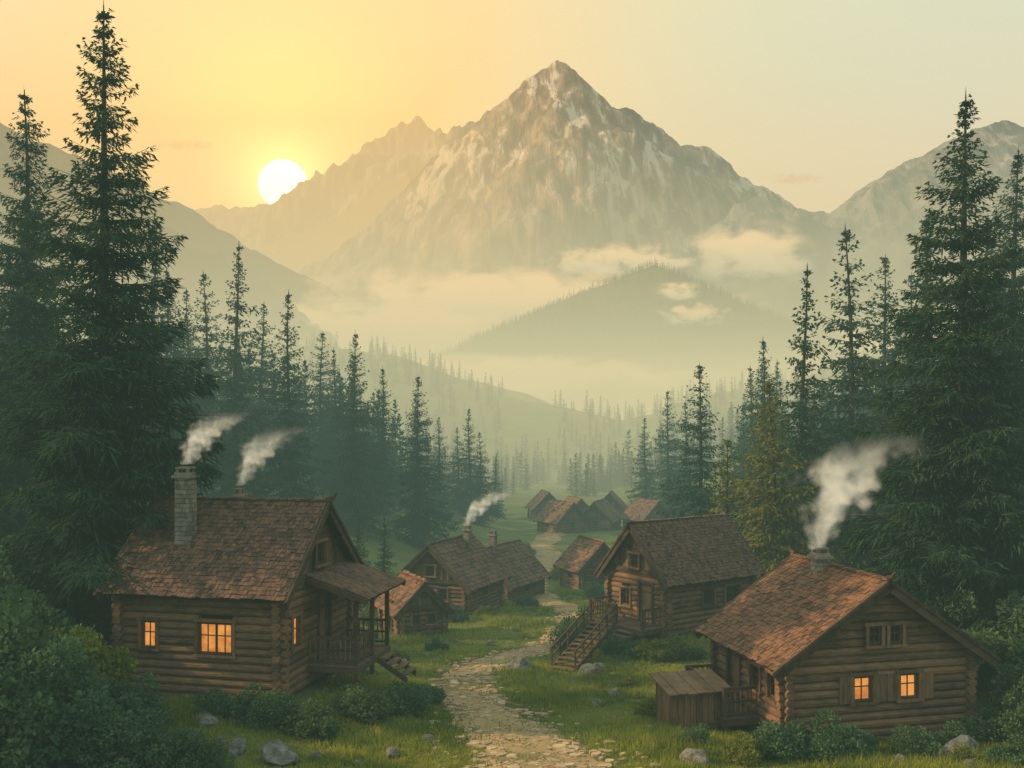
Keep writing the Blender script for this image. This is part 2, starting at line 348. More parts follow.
for i,(x,y,zt) in enumerate([(-28.7,80,24.8),(-30.5,88,22.0),(-29.2,95,22.7),(-23.4,85,23.7),(-27.5,110,21.6),(-18.9,85,19.6),(-22.8,120,19.2),(-19.8,112,16.6),(-15,95,17),(-14.3,110,14.4),(-9.4,100,13.1),(-9.6,132,9.),(-7.6,140,7.6),(-5.7,135,10.2),(-4.2,130,7),(-2.5,150,3.),(-12,125,12),(-34,70,22),(-38,78,26),(-16.5,104,15.5),(-33,102,22),
   (24.8,60,21),(20.8,62,20.7),(16.9,58,17.6),(29.8,80,22),(22.5,90,16),(14.1,75,12.9),(24,100,14),(21.8,140,12.8),(20,150,9.),(26,150,11.3),(33,70,23),(30,62,19),(36,90,22),(28,112,15),(33,125,16),(22.5,75,12)]):
    tree(MID[i%4],16.,x,y,zt,random.uniform(.9,1.12))
for x,y,zt in [(14.3,55,10.8),(12.9,60,7.5),(-9.6,62,3.0),(-8.6,67,2.0),(16.5,66,9.5)]: tree(YNG if x>0 else MID[1],10. if x>0 else 16.,x,y,zt)
lo=[spruce(s,15.,3.1,20,6,.9,1,.24,2.3,ring=4) for s in (21,22,23)]
vlo=[spruce(s,15.,3.4,8,5,1.8,1,.55,2.4,ring=3) for s in (31,32)]
def forest(name,tmpl,pts,hs):
    Vs=[];Fs=[];Ms=[];nv=0
    for i,((x,y,z),h) in enumerate(zip(pts,hs)):
        V,F,m=tmpl[i%len(tmpl)];a=RNG.uniform(0,6.28);s=h/15.;ca,sa=math.cos(a)*s,math.sin(a)*s
        Vs.append(np.stack([V[:,0]*ca-V[:,1]*sa+x,V[:,0]*sa+V[:,1]*ca+y,V[:,2]*s+z-.2],-1));Fs.append(F+nv);Ms.append(m);nv+=len(V)
    link(bpy.data.objects.new(name,quadmesh(name,np.concatenate(Vs),np.concatenate(Fs),np.concatenate(Ms),[M['bark'],M['needle']])))
pts=[];hs=[]
for _ in range(12000):
    y=95*(620/95)**RNG.random();x=RNG.uniform(-.60,.60)*y
    xl=np.interp(y,[80,130,200,400,900],[-16,-14,-14,-25,-50]);xr=np.interp(y,[80,130,200,400,900],[30,30,22,30,60])
    if xl<x<xr: continue
    dens=vn(np.array([x/18.]),np.array([y/18.]),77)[0]
    if dens<.36: continue
    pts.append((x,y));hs.append(RNG.uniform(7,14) if y<300 else RNG.uniform(6,11))
    if len(pts)>1000: break
for _ in range(420): pts.append((RNG.uniform(-200,-4),RNG.uniform(330,505)));hs.append(RNG.uniform(5,10))
for _ in range(260): pts.append((RNG.uniform(16,190),RNG.uniform(330,470)));hs.append(RNG.uniform(5,10))
for _ in range(260):
    y=RNG.uniform(190,330);x=RNG.uniform(-.09,.15)*y
    if abs(x-.035*y)<.018*y and y<260: continue
    pts.append((x,y));hs.append(RNG.uniform(4.5,9.5))
px=np.array(pts);pz=ground(px[:,0],px[:,1]);forest('distant_spruce_forest',lo,[(a,b,c) for (a,b),c in zip(pts,pz)],hs)
fo=bpy.data.objects['forest_hill'];co=np.zeros(len(fo.data.vertices)*3,np.float32);fo.data.vertices.foreach_get('co',co);co=co.reshape(200,260,3)
def fhz(x,y):
    i=(y-HX[2])/(HX[3]-HX[2])*199;j=(x-HX[0])/(HX[1]-HX[0])*259;i0=int(i);j0=int(j);fi=i-i0;fj=j-j0
    return (co[i0,j0,2]*(1-fi)+co[i0+1,j0,2]*fi)*(1-fj)+(co[i0,j0+1,2]*(1-fi)+co[i0+1,j0+1,2]*fi)*fj
p2=[];h2_=[]
for _ in range(3800):
    x=RNG.uniform(-200,620);y=RNG.uniform(1130,1530) if RNG.random()<.75 else RNG.uniform(1470,1530);z=fhz(x,y)
    if z<35: continue
    p2.append((x,y,z));h2_.append(RNG.uniform(7,13))
forest('hill_forest',vlo,p2,h2_)

# ------------------------------------------------------------------ shrubs, rocks, grass
def shrub(seed,n,leaf,mat,nbl=16,tall=1.,sp=(.25,.72),cr_=(.22,.42)):
    r=np.random.default_rng(seed);c=nrm(r.normal(0,1,(nbl,3)))*r.uniform(*sp,(nbl,1));c[:,2]=np.abs(c[:,2])*tall+.22;cr=r.uniform(*cr_,nbl)
    pk=cr**2;pk/=pk.sum();k=r.choice(nbl,n,p=pk);d=nrm(r.normal(0,1,(n,3)));P=c[k]+d*(cr[k]*r.uniform(.55,1.18,n))[:,None];P[:,2]=np.maximum(P[:,2],.02)
    D=nrm(d+r.normal(0,.7,(n,3)));u=nrm(np.cross(D,r.normal(0,1,(n,3))));L=(leaf*r.uniform(.6,1.6,n))[:,None]
    V=np.stack([P,P+D*L*.5+u*L*.36,P+D*L,P+D*L*.5-u*L*.36],1).reshape(-1,3);F=np.arange(len(V)).reshape(-1,4);m=np.ones(len(F),int)
    sv=[]
    for i in range(nbl):
        e=c[i];w=.012;sv+=[(w,0,-.1),(e[0]+w*.4,e[1],e[2]),(e[0]-w*.4,e[1],e[2]),(-w,0,-.1)]
    sv=np.array(sv);F2=np.arange(len(sv)).reshape(-1,4)+len(V)
    return quadmesh('shrub_mesh',np.concatenate([V,sv]),np.concatenate([F,F2]),np.concatenate([m,np.zeros(len(F2),int)]),[M['bark'],M[mat]])
SH=[shrub(1,5200,.085,'leaf',22,1.,(.25,.85),(.14,.34)),shrub(2,5200,.08,'leaf',26,1.,(.25,.85),(.14,.32)),shrub(3,4200,.085,'leaf_y',20,1.,(.25,.85),(.14,.32))]
BIG=[shrub(4,13000,.058,'leaf',60,1.15,(.3,.98),(.08,.24)),shrub(5,13000,.06,'leaf',70,1.3,(.3,1.),(.08,.22)),shrub(6,12000,.055,'leaf_y',60,1.2,(.3,1.),(.08,.24))]
def put(me,name,x,y,s,sz=1.,dz=0):
    o=link(bpy.data.objects.new(name,me));o.location=(x,y,gz(x,y)-.08+dz);o.scale=(s,s,s*sz);o.rotation_euler=(0,0,random.uniform(0,6.28));return o
for i,(x,y,s) in enumerate([(-13.2,24.5,2.7),(-11.3,25.,2.0),(-9.6,24.6,1.35),(-14.8,26.8,3.1),(-12.4,27.3,2.1),(-10.6,27.2,1.4),(-16,30,2.8),(-18.5,33,3.),(-14,29.2,2.2),(-20,37,3.),(-8.,24.9,.9),
   (17.2,33,2.2),(18.8,35.5,2.7),(15.9,35.5,1.9),(20,32,2.5),(16.3,30.2,1.4),(15.,28.2,1.2),(16.4,28.8,1.6),(21,38,3.),(14.8,38.5,2.2),(13.4,41.5,1.9),(17,42,2.6),(12.9,46,1.8),(14.5,51,2.5),(-15.5,41,2.4),(-13,43,2.5),(-11,44.5,2.),(-17,46,3.)]):
    put(BIG[[0,1,0,1,2][i%5]],'shrub',x,y,s,random.uniform(.9,1.15))
for x,y,s,k in [(-7.6,29.0,.95,0),(-6.6,28.9,.85,1),(-5.6,28.4,.9,0),(-4.4,30.2,1.15,1),(-3.6,31.4,.9,0),(-3.1,32.6,.75,1),(-8.6,29.3,.8,1),(-2.7,34.,.6,1),
   (7.3,27.,.95,1),(8.4,27.2,1.1,0),(6.2,26.6,.7,2),(9.4,27.6,.8,0),(11.2,27.6,.8,1),(12.4,28.2,.75,0),(13.6,28.9,.9,1),(14.8,29.4,1.,0),(12.,26.3,.5,2),(13.2,26.2,.7,0),(5.2,28.5,.6,1),(4.6,32.5,.7,2),(4.6,44.6,.85,0),(5.2,43.8,.75,1),(6.1,43.2,.8,2),(6.9,43.4,.8,0),(2.6,46.5,.9,1),(7.8,43.2,.7,1),(9.2,43.8,.8,2),(10.6,44.6,.9,0),(3.2,48.5,1.1,1),(3.6,51,1.2,0),
   (-7.5,50,.8,0),(-3.2,58,.8,1),(-1.5,60,.7,2),(-9.5,56,1.3,2),(-7.8,57.5,1.2,2),(-6.5,59,1.1,0),(-8.5,60,1.4,1),(1.,66,.8,0),(-1.2,68,1,1),(6,72,1,1),(8,78,1,0),(4.,86,1.,2),(10,86,1.3,1),(-3,82,1.3,0),(-5,90,1.6,1),(12,96,1.6,0),(15,115,2,1),(1.5,104,1.2,2),(-11.7,38.5,1.5,2),(-10,40,1.6,2),(-8.3,41,1.3,0),(11.5,52,1.3,2),(13,64,1.8,2),(-4,72,1.2,1),(-5.,44,.5,2),(-3.5,47,.6,0),(-5.5,37.,.5,1),(4.4,38,.5,2),(6,36.5,.6,1),(8.5,39.,.7,0)]:
    put(SH[k],'shrub',x,y,s,random.uniform(.8,1.1))
def rock_m():
    m,b,o=newmat('boulder_stone');tc=b.n('ShaderNodeTexCoord').outputs['Object'];n=b.noise(tc,2.2,8,.7);n2=b.noise(tc,9,5,.7);nz=b.xyz(b.n('ShaderNodeNewGeometry').outputs['Normal'])[2]
    c=b.mix(b.ss(n,.35,.65),(.09,.088,.08),(.28,.265,.235));c=b.mix(b.m('MULTIPLY',b.ss(b.m('ADD',nz,n2),1.1,1.5),.4),c,(.06,.08,.03))
    surf(b,o,c,.9,b.m('ADD',n,n2),.8,.06);return m
M['boulder']=rock_m()
import bmesh
def rockmesh(seed):
    bm=bmesh.new();bmesh.ops.create_icosphere(bm,subdivisions=3,radius=1.)
    r=random.Random(seed);pl=[(Vector((r.gauss(0,1),r.gauss(0,1),r.gauss(0,1))).normalized(),r.uniform(.5,.85)) for _ in range(12)]
    for v in bm.verts:
        p=v.co.copy()
        for n,d in pl:
            e=p.dot(n)-d
            if e>0:p-=n*e*.95
        q=fbm(np.array([p.x*2+seed]),np.array([p.y*2+p.z*3]),3,seed)[0];v.co=p*(1+.12*q)
    me=bpy.data.meshes.new('boulder_mesh');bm.to_mesh(me);bm.free();me.materials.append(M['boulder']);return me
RK=[rockmesh(i) for i in range(4)]
for i,(x,y,s) in enumerate([(-6.1,26.2,.6),(-7.3,26.6,.4),(-8.6,28.2,.4),(-8.9,28.8,.3),(.3,41.6,.6),(3.1,40.6,.5),(3.6,41.6,.35),(4.9,26.4,.5),(12.2,27.2,.66),(13.,27.,.3),(11.9,26.,.25),(3.7,36,.35),(2.9,34.4,.3),(-2.4,28.5,.25),(-3.2,27.,.28),(4.2,30.2,.22),(5.,34.5,.25),(-3.3,36.5,.25),(2.4,38.5,.2),(-5.2,26.6,.2),(14.3,28.,.35),(3.9,28,.2),(2.1,43.5,.3),(8.6,26.4,.3),(-4.6,43,.25),(-1.,49,.3),(4.6,49.5,.3),(6.5,39.5,.3),(10.3,26.6,.28),(-7.9,27.2,.22),(-4.,26.,.18)]):
    o=link(bpy.data.objects.new('boulder',RK[i%4]));o.location=(x,y,gz(x,y)+s*.22);o.scale=(s,s*random.uniform(.7,1),s*random.uniform(.6,.75));o.rotation_euler=(0,0,random.uniform(0,6))
mb=MB();M['flag']=wood('flagstone',(.22,.16,.09),(.54,.40,.235),(1,1,1),scale=5,island=.6,rough=.9)
for _ in range(1500):
    t=RNG.random()**1.3;i=int(t*len(PCd)*.45)+60
    y=PCd[i,1];u=np.clip(RNG.normal(0,.6),-1.3,1.3)*float(halfw(y));x=PCd[i,0]+Nn[i,0]*u;yy=y+Nn[i,1]*u
    if yy>75 or yy<22: continue
    r=.04+.17*RNG.random()**2;n=RNG.integers(5,9);z=gz(x,yy)+.03*(1 if abs(u)<1 else .3);a0=RNG.uniform(0,6)
    tl=RNG.normal(0,.09,2)
    poly=[]
    for q in range(n):
        a=a0+2*math.pi*q/n+RNG.uniform(-.2,.2);rr=r*RNG.uniform(.75,1.1);X_,Y_=rr*math.cos(a),rr*math.sin(a)*.8
        poly.append((x+X_,yy+Y_,z-.04+X_*tl[0]+Y_*tl[1]))
    mb.prism(poly,(0,0,RNG.uniform(.07,.14)),'flag')
mb.obj('path_stones')
def grass_mat():
    m,b,o=newmat('grass_blades');g=b.n('ShaderNodeNewGeometry');n=b.noise(g.outputs['Position'],.35,3,.6);n2=b.noise(g.outputs['Position'],1.7,2)
    f=b.m('ADD',b.m('MULTIPLY',g.outputs['Random Per Island'],.35),b.m('MULTIPLY',b.ss(n,.35,.65),.65))
    c=b.mix(f,(.10,.15,.026),(.40,.41,.065));c=b.mix(b.m('MULTIPLY',b.ss(n2,.6,.75),.5),c,(.40,.30,.10))
    surf(b,o,c,.8,spec=.15,transl=.4);return m
M['grass']=grass_mat()
NT=70000
gy=22+58*RNG.random(NT)**1.6;gx=RNG.uniform(-.56,.56,NT)*gy
pd=pathdist(gx,gy);ok=pd>halfw(gy)*(.7+.4*RNG.random(NT));ok|=(RNG.random(NT)<.06)
CAB=[(-9.17,33.8,2.9,3.),(10.44,32.4,3.6,2.9),(8.2,48.7,3.4,3.2),(-3.9,63.8,3,3)]
for cx,cy,a,b_ in CAB: ok&=~((np.abs(gx-cx)<a)&(np.abs(gy-cy)<b_))
gx=gx[ok];gy=gy[ok];nb=6
bx=np.repeat(gx,nb)+RNG.normal(0,.07,len(gx)*nb);by=np.repeat(gy,nb)+RNG.normal(0,.07,len(gx)*nb);bz=ground(bx,by)-.02
patch=vn(bx/2.2,by/2.2,55);hh=(.07+.30*patch**1.5)*RNG.uniform(.6,1.3,len(bx));a=RNG.uniform(0,6.28,len(bx));wv=.014+.006*RNG.random(len(bx))+by*.00015
lx=RNG.normal(0,.35,len(bx))*hh;ly=RNG.normal(0,.35,len(bx))*hh
V=np.stack([np.stack([bx-np.cos(a)*wv,by-np.sin(a)*wv,bz],-1),np.stack([bx+np.cos(a)*wv,by+np.sin(a)*wv,bz],-1),np.stack([bx+lx,by+ly,bz+hh],-1)],1).reshape(-1,3)
link(bpy.data.objects.new('grass',quadmesh('grass',V,np.arange(len(V)).reshape(-1,3),None,[M['grass']])))

# ------------------------------------------------------------------ cabins
def cabin(name,x,y,yaw,L,W,wh,rise,oe=.45,og=.45,z=None,openings=(),gable='planks',gwin=(),shingle='shingle',chimneys=(),porch=None,detail=1.,curl=False):
    if z is None: z=gz(x,y)
    E=link(bpy.data.objects.new(name,None));E.location=(x,y,z);E.rotation_euler=(0,0,math.radians(yaw));E.empty_display_size=.5
    r=random.Random(int(abs(x*100)+abs(y*10)));k=rise/(W/2);ridge=wh+rise;th=math.atan(k);cs_,sn=math.cos(th),math.sin(th)
    frame={'+x':(Vector((L/2,0,0)),Vector((0,1,0)),Vector((1,0,0))),'-x':(Vector((-L/2,0,0)),Vector((0,1,0)),Vector((-1,0,0))),
           '+y':(Vector((0,W/2,0)),Vector((1,0,0)),Vector((0,1,0))),'-y':(Vector((0,-W/2,0)),Vector((1,0,0)),Vector((0,-1,0)))}
    Zv=Vector((0,0,1))
    def sb(mb,side,a,b,zc,sa,sb_,sz,key):
        o,A,B=frame[side];mb.box(o+A*a+B*b+Zv*zc,A*sa/2,B*sb_/2,Zv*sz/2,key)
    mb=MB();lr=.135;step=.245/1.0
    mb.abox((0,0,wh/2-.4),(L-.22,W-.22,wh+.75),'core')  # unseen dark box added behind the logs to block light
    for side in frame:
        o,A,B=frame[side];half=(L if side[1]=='y' else W)/2;zz=-.45+(0 if side[1]=='y' else step/2)
        top=wh if (side[1]=='y' or gable!='logs') else ridge-.2
        while zz<top:
            hl=half+.26+r.uniform(-.03,.05)
            if zz>wh-.05: hl=min(hl,(ridge-zz)/k-.02)
            iv=[(-hl,hl)]
            for (sd,c,zc,w,h,kind) in openings:
                if sd==side and zc-h/2-.1<zz<zc+h/2+.1:
                    nv=[]
                    for a,b in iv:
                        if c-w/2>a and c+w/2<b: nv+=[(a,c-w/2),(c+w/2,b)]
                        else: nv.append((a,b))
                    iv=nv
            for a,b in iv:
                if b-a>.05: mb.cyl(o+A*a+Zv*zz,o+A*b+Zv*zz,lr*r.uniform(.94,1.06),lr*r.uniform(.94,1.06),'log',10 if detail>=1 else 6)
            zz+=step
    if gable=='logs': 
        for sx in(-1,1): mb.prism([(sx*(L/2-.12),-W/2+.1,wh-.1),(sx*(L/2-.12),W/2-.1,wh-.1),(sx*(L/2-.12),0,ridge-.15)],(-sx*.05,0,0),'core')
    mb.obj('walls',E,False)
    if gable!='logs':
        mb=MB()
        for sx in(-1,1):
            yy=-W/2-.08
            while yy<W/2+.08:
                w=r.uniform(.15,.21);y1=min(yy+w-.012,W/2+.08);z0=wh-.08;t0=ridge-abs(yy)*k-.02;t1=ridge-abs(y1)*k-.02
                tm=[(sx*(L/2+.03),yy,z0),(sx*(L/2+.03),y1,z0),(sx*(L/2+.03),y1,max(t1,z0+.01))]
                if yy<0<y1: tm.append((sx*(L/2+.03),0,ridge-.02))
                tm.append((sx*(L/2+.03),yy,max(t0,z0+.01)))
                mb.prism(tm,(sx*r.uniform(.035,.055),0,0),'plank');yy+=w
            mb.abox((sx*(L/2+.1),0,wh-.02),(.2,W+.35,.2),'trim')
            for f in(-.28,.28):
                hh=ridge-abs(f*W)*k-wh-.1;mb.abox((sx*(L/2+.12),f*W,wh+.08+hh/2),(.1,.13,hh),'trim')
            hw=(rise*.45)/k;mb.abox((sx*(L/2+.125),0,wh+rise*.52),(.09,hw*2+.1,.13),'trim')
            mb.abox((sx*(L/2+.13),0,wh+rise*.76),(.1,.13,rise*.42),'trim')
        mb.obj('gable_boards',E)
    mb=MB();slope_len=(W/2+oe)/cs_;RL=L/2+og
    rs=.175 if detail>=1 else .30;wk=.72 if detail>=1 else 1.5
    for s in(-1,1):
        Uv=Vector((0,-s*cs_,sn));Nv=Vector((0,s*sn,cs_));eave=Vector((0,s*(W/2+oe),wh-oe*k))
        mb.box(eave+Uv*slope_len/2+Nv*.03,(RL-.03,0,0),Uv*(slope_len/2),Nv*.04,'core')
        u=-.06
        while u<slope_len-.05:
            xx=-RL-r.uniform(0,.15)
            while xx<RL:
                w=r.uniform(.13,.27)*wk;x1=min(xx+w,RL+.02);x0=max(xx,-RL-.02)
                if x1-x0>.04:
                    tl=.10+r.uniform(-.04,.05);U2=(Uv-Nv*tl).normalized();N2=(Nv+Uv*tl).normalized();ln=rs*.74+r.uniform(-.015,.02)
                    cu=u+rs*.55+r.uniform(-.025,.025)
                    mb.box(eave+Vector(((x0+x1)/2,0,0))+Uv*cu+Nv*(.10+r.uniform(0,.022)),((x1-x0)/2-.006,0,r.uniform(-.006,.006)),U2*ln,N2*(.014+r.uniform(0,.008)),shingle)
                xx+=w
            u+=rs
        for sx in(-1,1):
            mb.box(eave+Vector((sx*(RL+.03),0,0))+Uv*(slope_len/2-.06)-Nv*.05,(.035,0,0),Uv*(slope_len/2+.12),Nv*.13,'trim')
            mb.box(eave+Vector((sx*(RL+.075),0,0))+Uv*(slope_len/2-.02)+Nv*.09,(.04,0,0),Uv*(slope_len/2+.16),Nv*.05,'trim')
        nrf=int(L/.6)
        for i in range(nrf+1):
            mb.box(Vector((-L/2+L*i/nrf,s*(W/2+oe*.45),wh-oe*.45*k-.06)),(.045,0,0),Uv*(oe*.55/cs_),Nv*.055,'trim')
    xx=-RL-.05
    while xx<RL:
        mb.box((xx+.16,0,ridge+.16+r.uniform(-.01,.015)),(.17,0,.008),(0,.10,0),(0,0,.03),shingle);xx+=.27
    if curl:
        for sx in(-1,1):
            p=Vector((sx*(RL-.05),0,ridge+.2));q=p+Vector((sx*.25,0,.05));q2=q+Vector((sx*.12,0,.16))
            mb.cyl(p,q,.07,.06,'trim',8);mb.cyl(q,q2,.06,.035,'trim',8)
    for sx in (-1,1):
        mb.cyl((sx*(L/2-.1),0,ridge-.12),(sx*(RL+.02),0,ridge-.12),.08,.08,'trim',8)
        for s in(-1,1): mb.cyl((sx*(L/2-.1),s*W/2,wh-.02),(sx*(RL+.02),s*W/2,wh-.02),.085,.085,'trim',8)
    mb.obj('roof',E)
    fr=MB();gl=MB();dk=MB();dr=MB()
    def window(side,c,zc,w,h,kind,b0):
        f=.06
        for a,zz,sa,sz in((c-w/2+f/2,zc,f,h),(c+w/2-f/2,zc,f,h),(c,zc+h/2-f/2,w-2*f,f),(c,zc-h/2+f/2,w-2*f,f)): sb(fr,side,a,b0,zz,sa,.12,sz,'trim')
        g=gl if kind.startswith('lit') else dk
        n=2 if w>.75 else 1
        sb(g,side,c,b0-.03,zc,w-2*f,.012,h-2*f,'glass_lit' if kind.startswith('lit') else 'glass_dark')
        sb(fr,side,c,b0-.005,zc+h*.08,w-2*f,.03,.03,'trim')
        for i in range(1,2*n): sb(fr,side,c-w/2+w*i/(2*n),b0-.002,zc,.028 if (i%2 or n==1) else .07,.034,h-2*f,'trim')
        for sg in(-1,1): sb(fr,side,c+sg*(w/2+.055),b0+.115,zc,.10,.05,h+.1,'plank')
        sb(fr,side,c,b0+.125,zc+h/2+.075,w+.30,.06,.10,'plank');sb(fr,side,c,b0+.135,zc-h/2-.05,w+.3,.12,.07,'plank')
        if 'sh' in kind:
            for sg in(-1,1):
                for q in range(3): sb(fr,side,c+sg*(w/2+.17+.13*q),b0+.12,zc,.12,.04,h+.05,'plank')
    for (sd,c,zc,w,h,kind) in openings:
        if kind=='door':
            for q in range(5): sb(dr,sd,c-w/2+w*(q+.5)/5,-.02+(q%2)*.006,zc,w/5-.012,.06,h,'plank')
            for zz in(-.32,.32): sb(dr,sd,c,.025,zc+zz*h,w-.08,.03,.12,'trim')
            for sg in(-1,1): sb(dr,sd,c+sg*(w/2+.05),.11,zc,.12,.1,h+.1,'trim')
            sb(dr,sd,c,.11,zc+h/2+.1,w+.26,.1,.12,'trim');sb(dr,sd,c+w*.36,.045,zc,.04,.05,.14,'stone')
        else: window(sd,c,zc,w,h,kind,.03)
    for (sd,c,zc,w,h,kind) in gwin: window(sd,c,zc,w,h,kind,.12 if gable!='logs' else .15)
    fr.obj('window_frames',E);gl.obj('lit_windows',E);dk.obj('dark_windows',E);dr.obj('door',E)
    for (cx,cy,w,ztop) in chimneys:
        mb=MB();z0=ridge-abs(cy)*k-.5;mb.abox((cx,cy,(z0+ztop)/2),(w-.06,w-.06,ztop-z0),'core');zz=z0;row=0
        while zz<ztop-.05:
            h=.15
            for sx,sy in((1,0),(-1,0),(0,1),(0,-1)):
                a=-w/2
                while a<w/2-.02:
                    bw=r.uniform(.14,.26);b_=min(a+bw,w/2);cc=(a+b_)/2;d=w/2+r.uniform(-.01,.02)
                    if sx: mb.abox((cx+sx*(d-.04),cy+cc,zz+h/2),(.08,b_-a-.012,h-.014),'stone')
                    else: mb.abox((cx+cc,cy+sy*(d-.04),zz+h/2),(b_-a-.012,.08,h-.014),'stone')
                    a=b_
            zz+=h;row+=1
        mb.abox((cx,cy,ztop+.03),(w+.16,w+.16,.09),'stone');mb.abox((cx,cy,ztop+.12),(w+.02,w+.02,.09),'stone')
        for sx,sy in ((1,1),(1,-1),(-1,1),(-1,-1)): mb.abox((cx+sx*w*.36,cy+sy*w*.36,ztop+.22),(.09,.09,.12),'stone')
        mb.abox((cx,cy,ztop+.31),(w*.95,w*.95,.06),'stone')
        mb.obj('chimney',E)
    if porch:
        side,a0,a1,dep,zh,zl,dz=porch;mb=MB();o,A,B=frame[side]
        n=int((a1-a0)/.16)
        for i in range(n): mb.box(o+A*(a0+(i+.5)*(a1-a0)/n)+B*(dep/2+.15)+Zv*(dz+r.uniform(-.006,.006)),A*((a1-a0)/n/2-.006),B*dep/2,Zv*.03,'deck')
        sb(mb,side,(a0+a1)/2,dep+.12,dz-.13,a1-a0,.08,.18,'trim');sb(mb,side,a0+.05,dep/2+.15,dz-.13,.08,dep,.18,'trim');sb(mb,side,a1-.05,dep/2+.15,dz-.13,.08,dep,.18,'trim')
        pa=[a0+.08,(a0+a1)/2,a1-.08]
        for a in pa:
            top=zl if zl else dz+.95
            sb(mb,side,a,dep+.05,(top+dz)/2-.3,.13,.13,top-dz+.6,'trim')
        def rail(p,q):
            p=Vector(p);q=Vector(q);d=(q-p);ln=d.length;dn=d.normalized();sd_=dn.cross(Zv)
            for zz in(.9,.5,.15): mb.box((p+q)/2+Zv*(dz+zz),d/2,sd_*.03,Zv*(.045 if zz>.8 else .028),'trim')
            m_=max(2,int(ln/.17))
            for i in range(m_+1): mb.box(p+d*(i/m_)+Zv*(dz+.5),dn*.022,sd_*.02,Zv*.4,'plank')
        rail(o+A*pa[0]+B*(dep+.05),o+A*(pa[1]-.06)+B*(dep+.05));rail(o+A*pa[2]+B*(.2),o+A*pa[2]+B*(dep+.05));rail(o+A*pa[0]+B*.2,o+A*pa[0]+B*(dep+.05))
        for i in range(4): sb(mb,side,(pa[1]+pa[2])/2,dep+.3+i*.26,dz-.16*(i+1),.95,.27,.05,'deck')
        for sg in(-.5,.5):
            c=o+A*((pa[1]+pa[2])/2+sg*.98)+B*(dep+.65)+Zv*(dz-.5);mb.box(c,A*.03,(B*.55-Zv*.34),Zv*.1,'trim')
        mb.obj('porch',E)
        if zl:
            mb=MB();d=B*(dep+.45)+Zv*(zl-zh);ln=d.length;dn=d.normalized();Nv=A.cross(dn)
            if Nv.z<0: Nv=-Nv
            st=o+B*.14+Zv*(zh+.1);am=(a0+a1)/2;hw=(a1-a0)/2+.25
            mb.box(st+A*am+d/2,A*hw,d/2,Nv*.03,'core')
            u=0
            while u<ln-.05:
                aa=-hw
                while aa<hw:
                    w=r.uniform(.1,.2);b_=min(aa+w,hw)
                    mb.box(st+A*(am+(aa+b_)/2)+dn*(u+.11)+Nv*(.07+r.uniform(0,.02)),A*((b_-aa)/2-.006),(dn-Nv*.1)*.13,Nv*.016,shingle);aa=b_
                u+=.17
            for sg in(-1,1): mb.box(st+A*(am+sg*(hw+.03))+d/2-Nv*.04,A*.03,d/2*1.02,Nv*.09,'trim')
            sb(mb,side,am,dep+.05,zl-.05,a1-a0,.12,.12,'trim')
            mb.obj('porch_roof',E)
    return E
cabin('log_cabin',-9.17,33.8,-12,5.35,5.5,3.1,2.25,z=.3,curl=True,
  openings=[('-y',-1.65,1.45,.5,.85,'lit'),('-y',.62,1.42,1.15,.98,'lit'),('+x',-1.75,1.5,.55,.95,'lit'),('+x',.5,1.2,.95,2.1,'door')],
  gwin=[('+x',0,3.75,.75,.7,'dark')],chimneys=[(-1.2,-1.45,.5,6.3),(-.2,.25,.28,5.5)],porch=('+x',-.9,2.3,1.7,3.0,2.35,.25))
cabin('log_cabin',10.5,32.3,-77,4.6,6.1,2.35,2.05,z=-.8,oe=.5,og=.5,curl=True,gable='logs',shingle='shingle_warm',
  openings=[('+x',-.6,1.25,.62,.75,'lit_sh'),('+x',.95,1.25,.62,.75,'lit_sh'),('-y',-.9,1.,.85,1.9,'door'),('-y',.6,1.3,.6,.7,'dark'),('-y',1.7,1.3,.45,.7,'dark')],
  gwin=[('+x',-.28,2.85,.42,.55,'dark'),('+x',.42,2.85,.42,.55,'dark')],chimneys=[(-.6,-.25,.45,4.75)],porch=('-y',-2.1,.9,1.2,None,None,.15))
cabin('log_cabin',8.2,48.7,215,5.6,3.9,2.75,2.1,z=-1.35,oe=.4,og=.45,
  openings=[('+y',.2,1.5,.7,.7,'dark'),('+y',-1.4,1.5,.9,.75,'dark'),('+x',-.7,1.4,.6,.8,'dark'),('+x',.7,1.2,.85,1.9,'door')],
  gwin=[('+x',0,3.2,.6,.6,'dark')],porch=('+x',-1.9,1.9,1.3,None,None,.35))
cabin('log_cabin',-3.9,63.8,-113,5.2,4.5,2.,2.1,z=-3.4,detail=.5,openings=[('+x',-.9,1.2,.6,.7,'dark'),('+x',.8,1.2,.6,.7,'dark'),('+y',0,1.2,.8,.7,'dark')],gwin=[('+x',0,2.6,.6,.6,'dark')],chimneys=[(-1.2,.6,.4,4.7)])
cabin('log_cabin',-.9,73,-118,5.2,4.2,1.9,2.,z=-4.7,detail=.5,openings=[('+x',0,1.2,.7,.7,'lit'),('+y',0,1.2,.8,.7,'dark')],chimneys=[(1.,0,.45,4.8)])
cabin('storage_hut',-5.3,53.4,-65,3.,2.3,1.75,1.15,z=-3.0,oe=.35,og=.3,detail=.5,shingle='shingle_warm',openings=[('+x',-.4,1.1,.4,.5,'dark'),('+x',.45,1.1,.4,.5,'dark'),('-y',0,1.,.6,1.6,'door')])
cabin('log_cabin',6.4,81,-70,3.8,3.4,1.9,1.7,z=-5.0,detail=.5,shingle='shingle_warm',openings=[('+x',0,1.1,.6,.7,'dark'),('-y',0,1.1,.7,.7,'dark')])
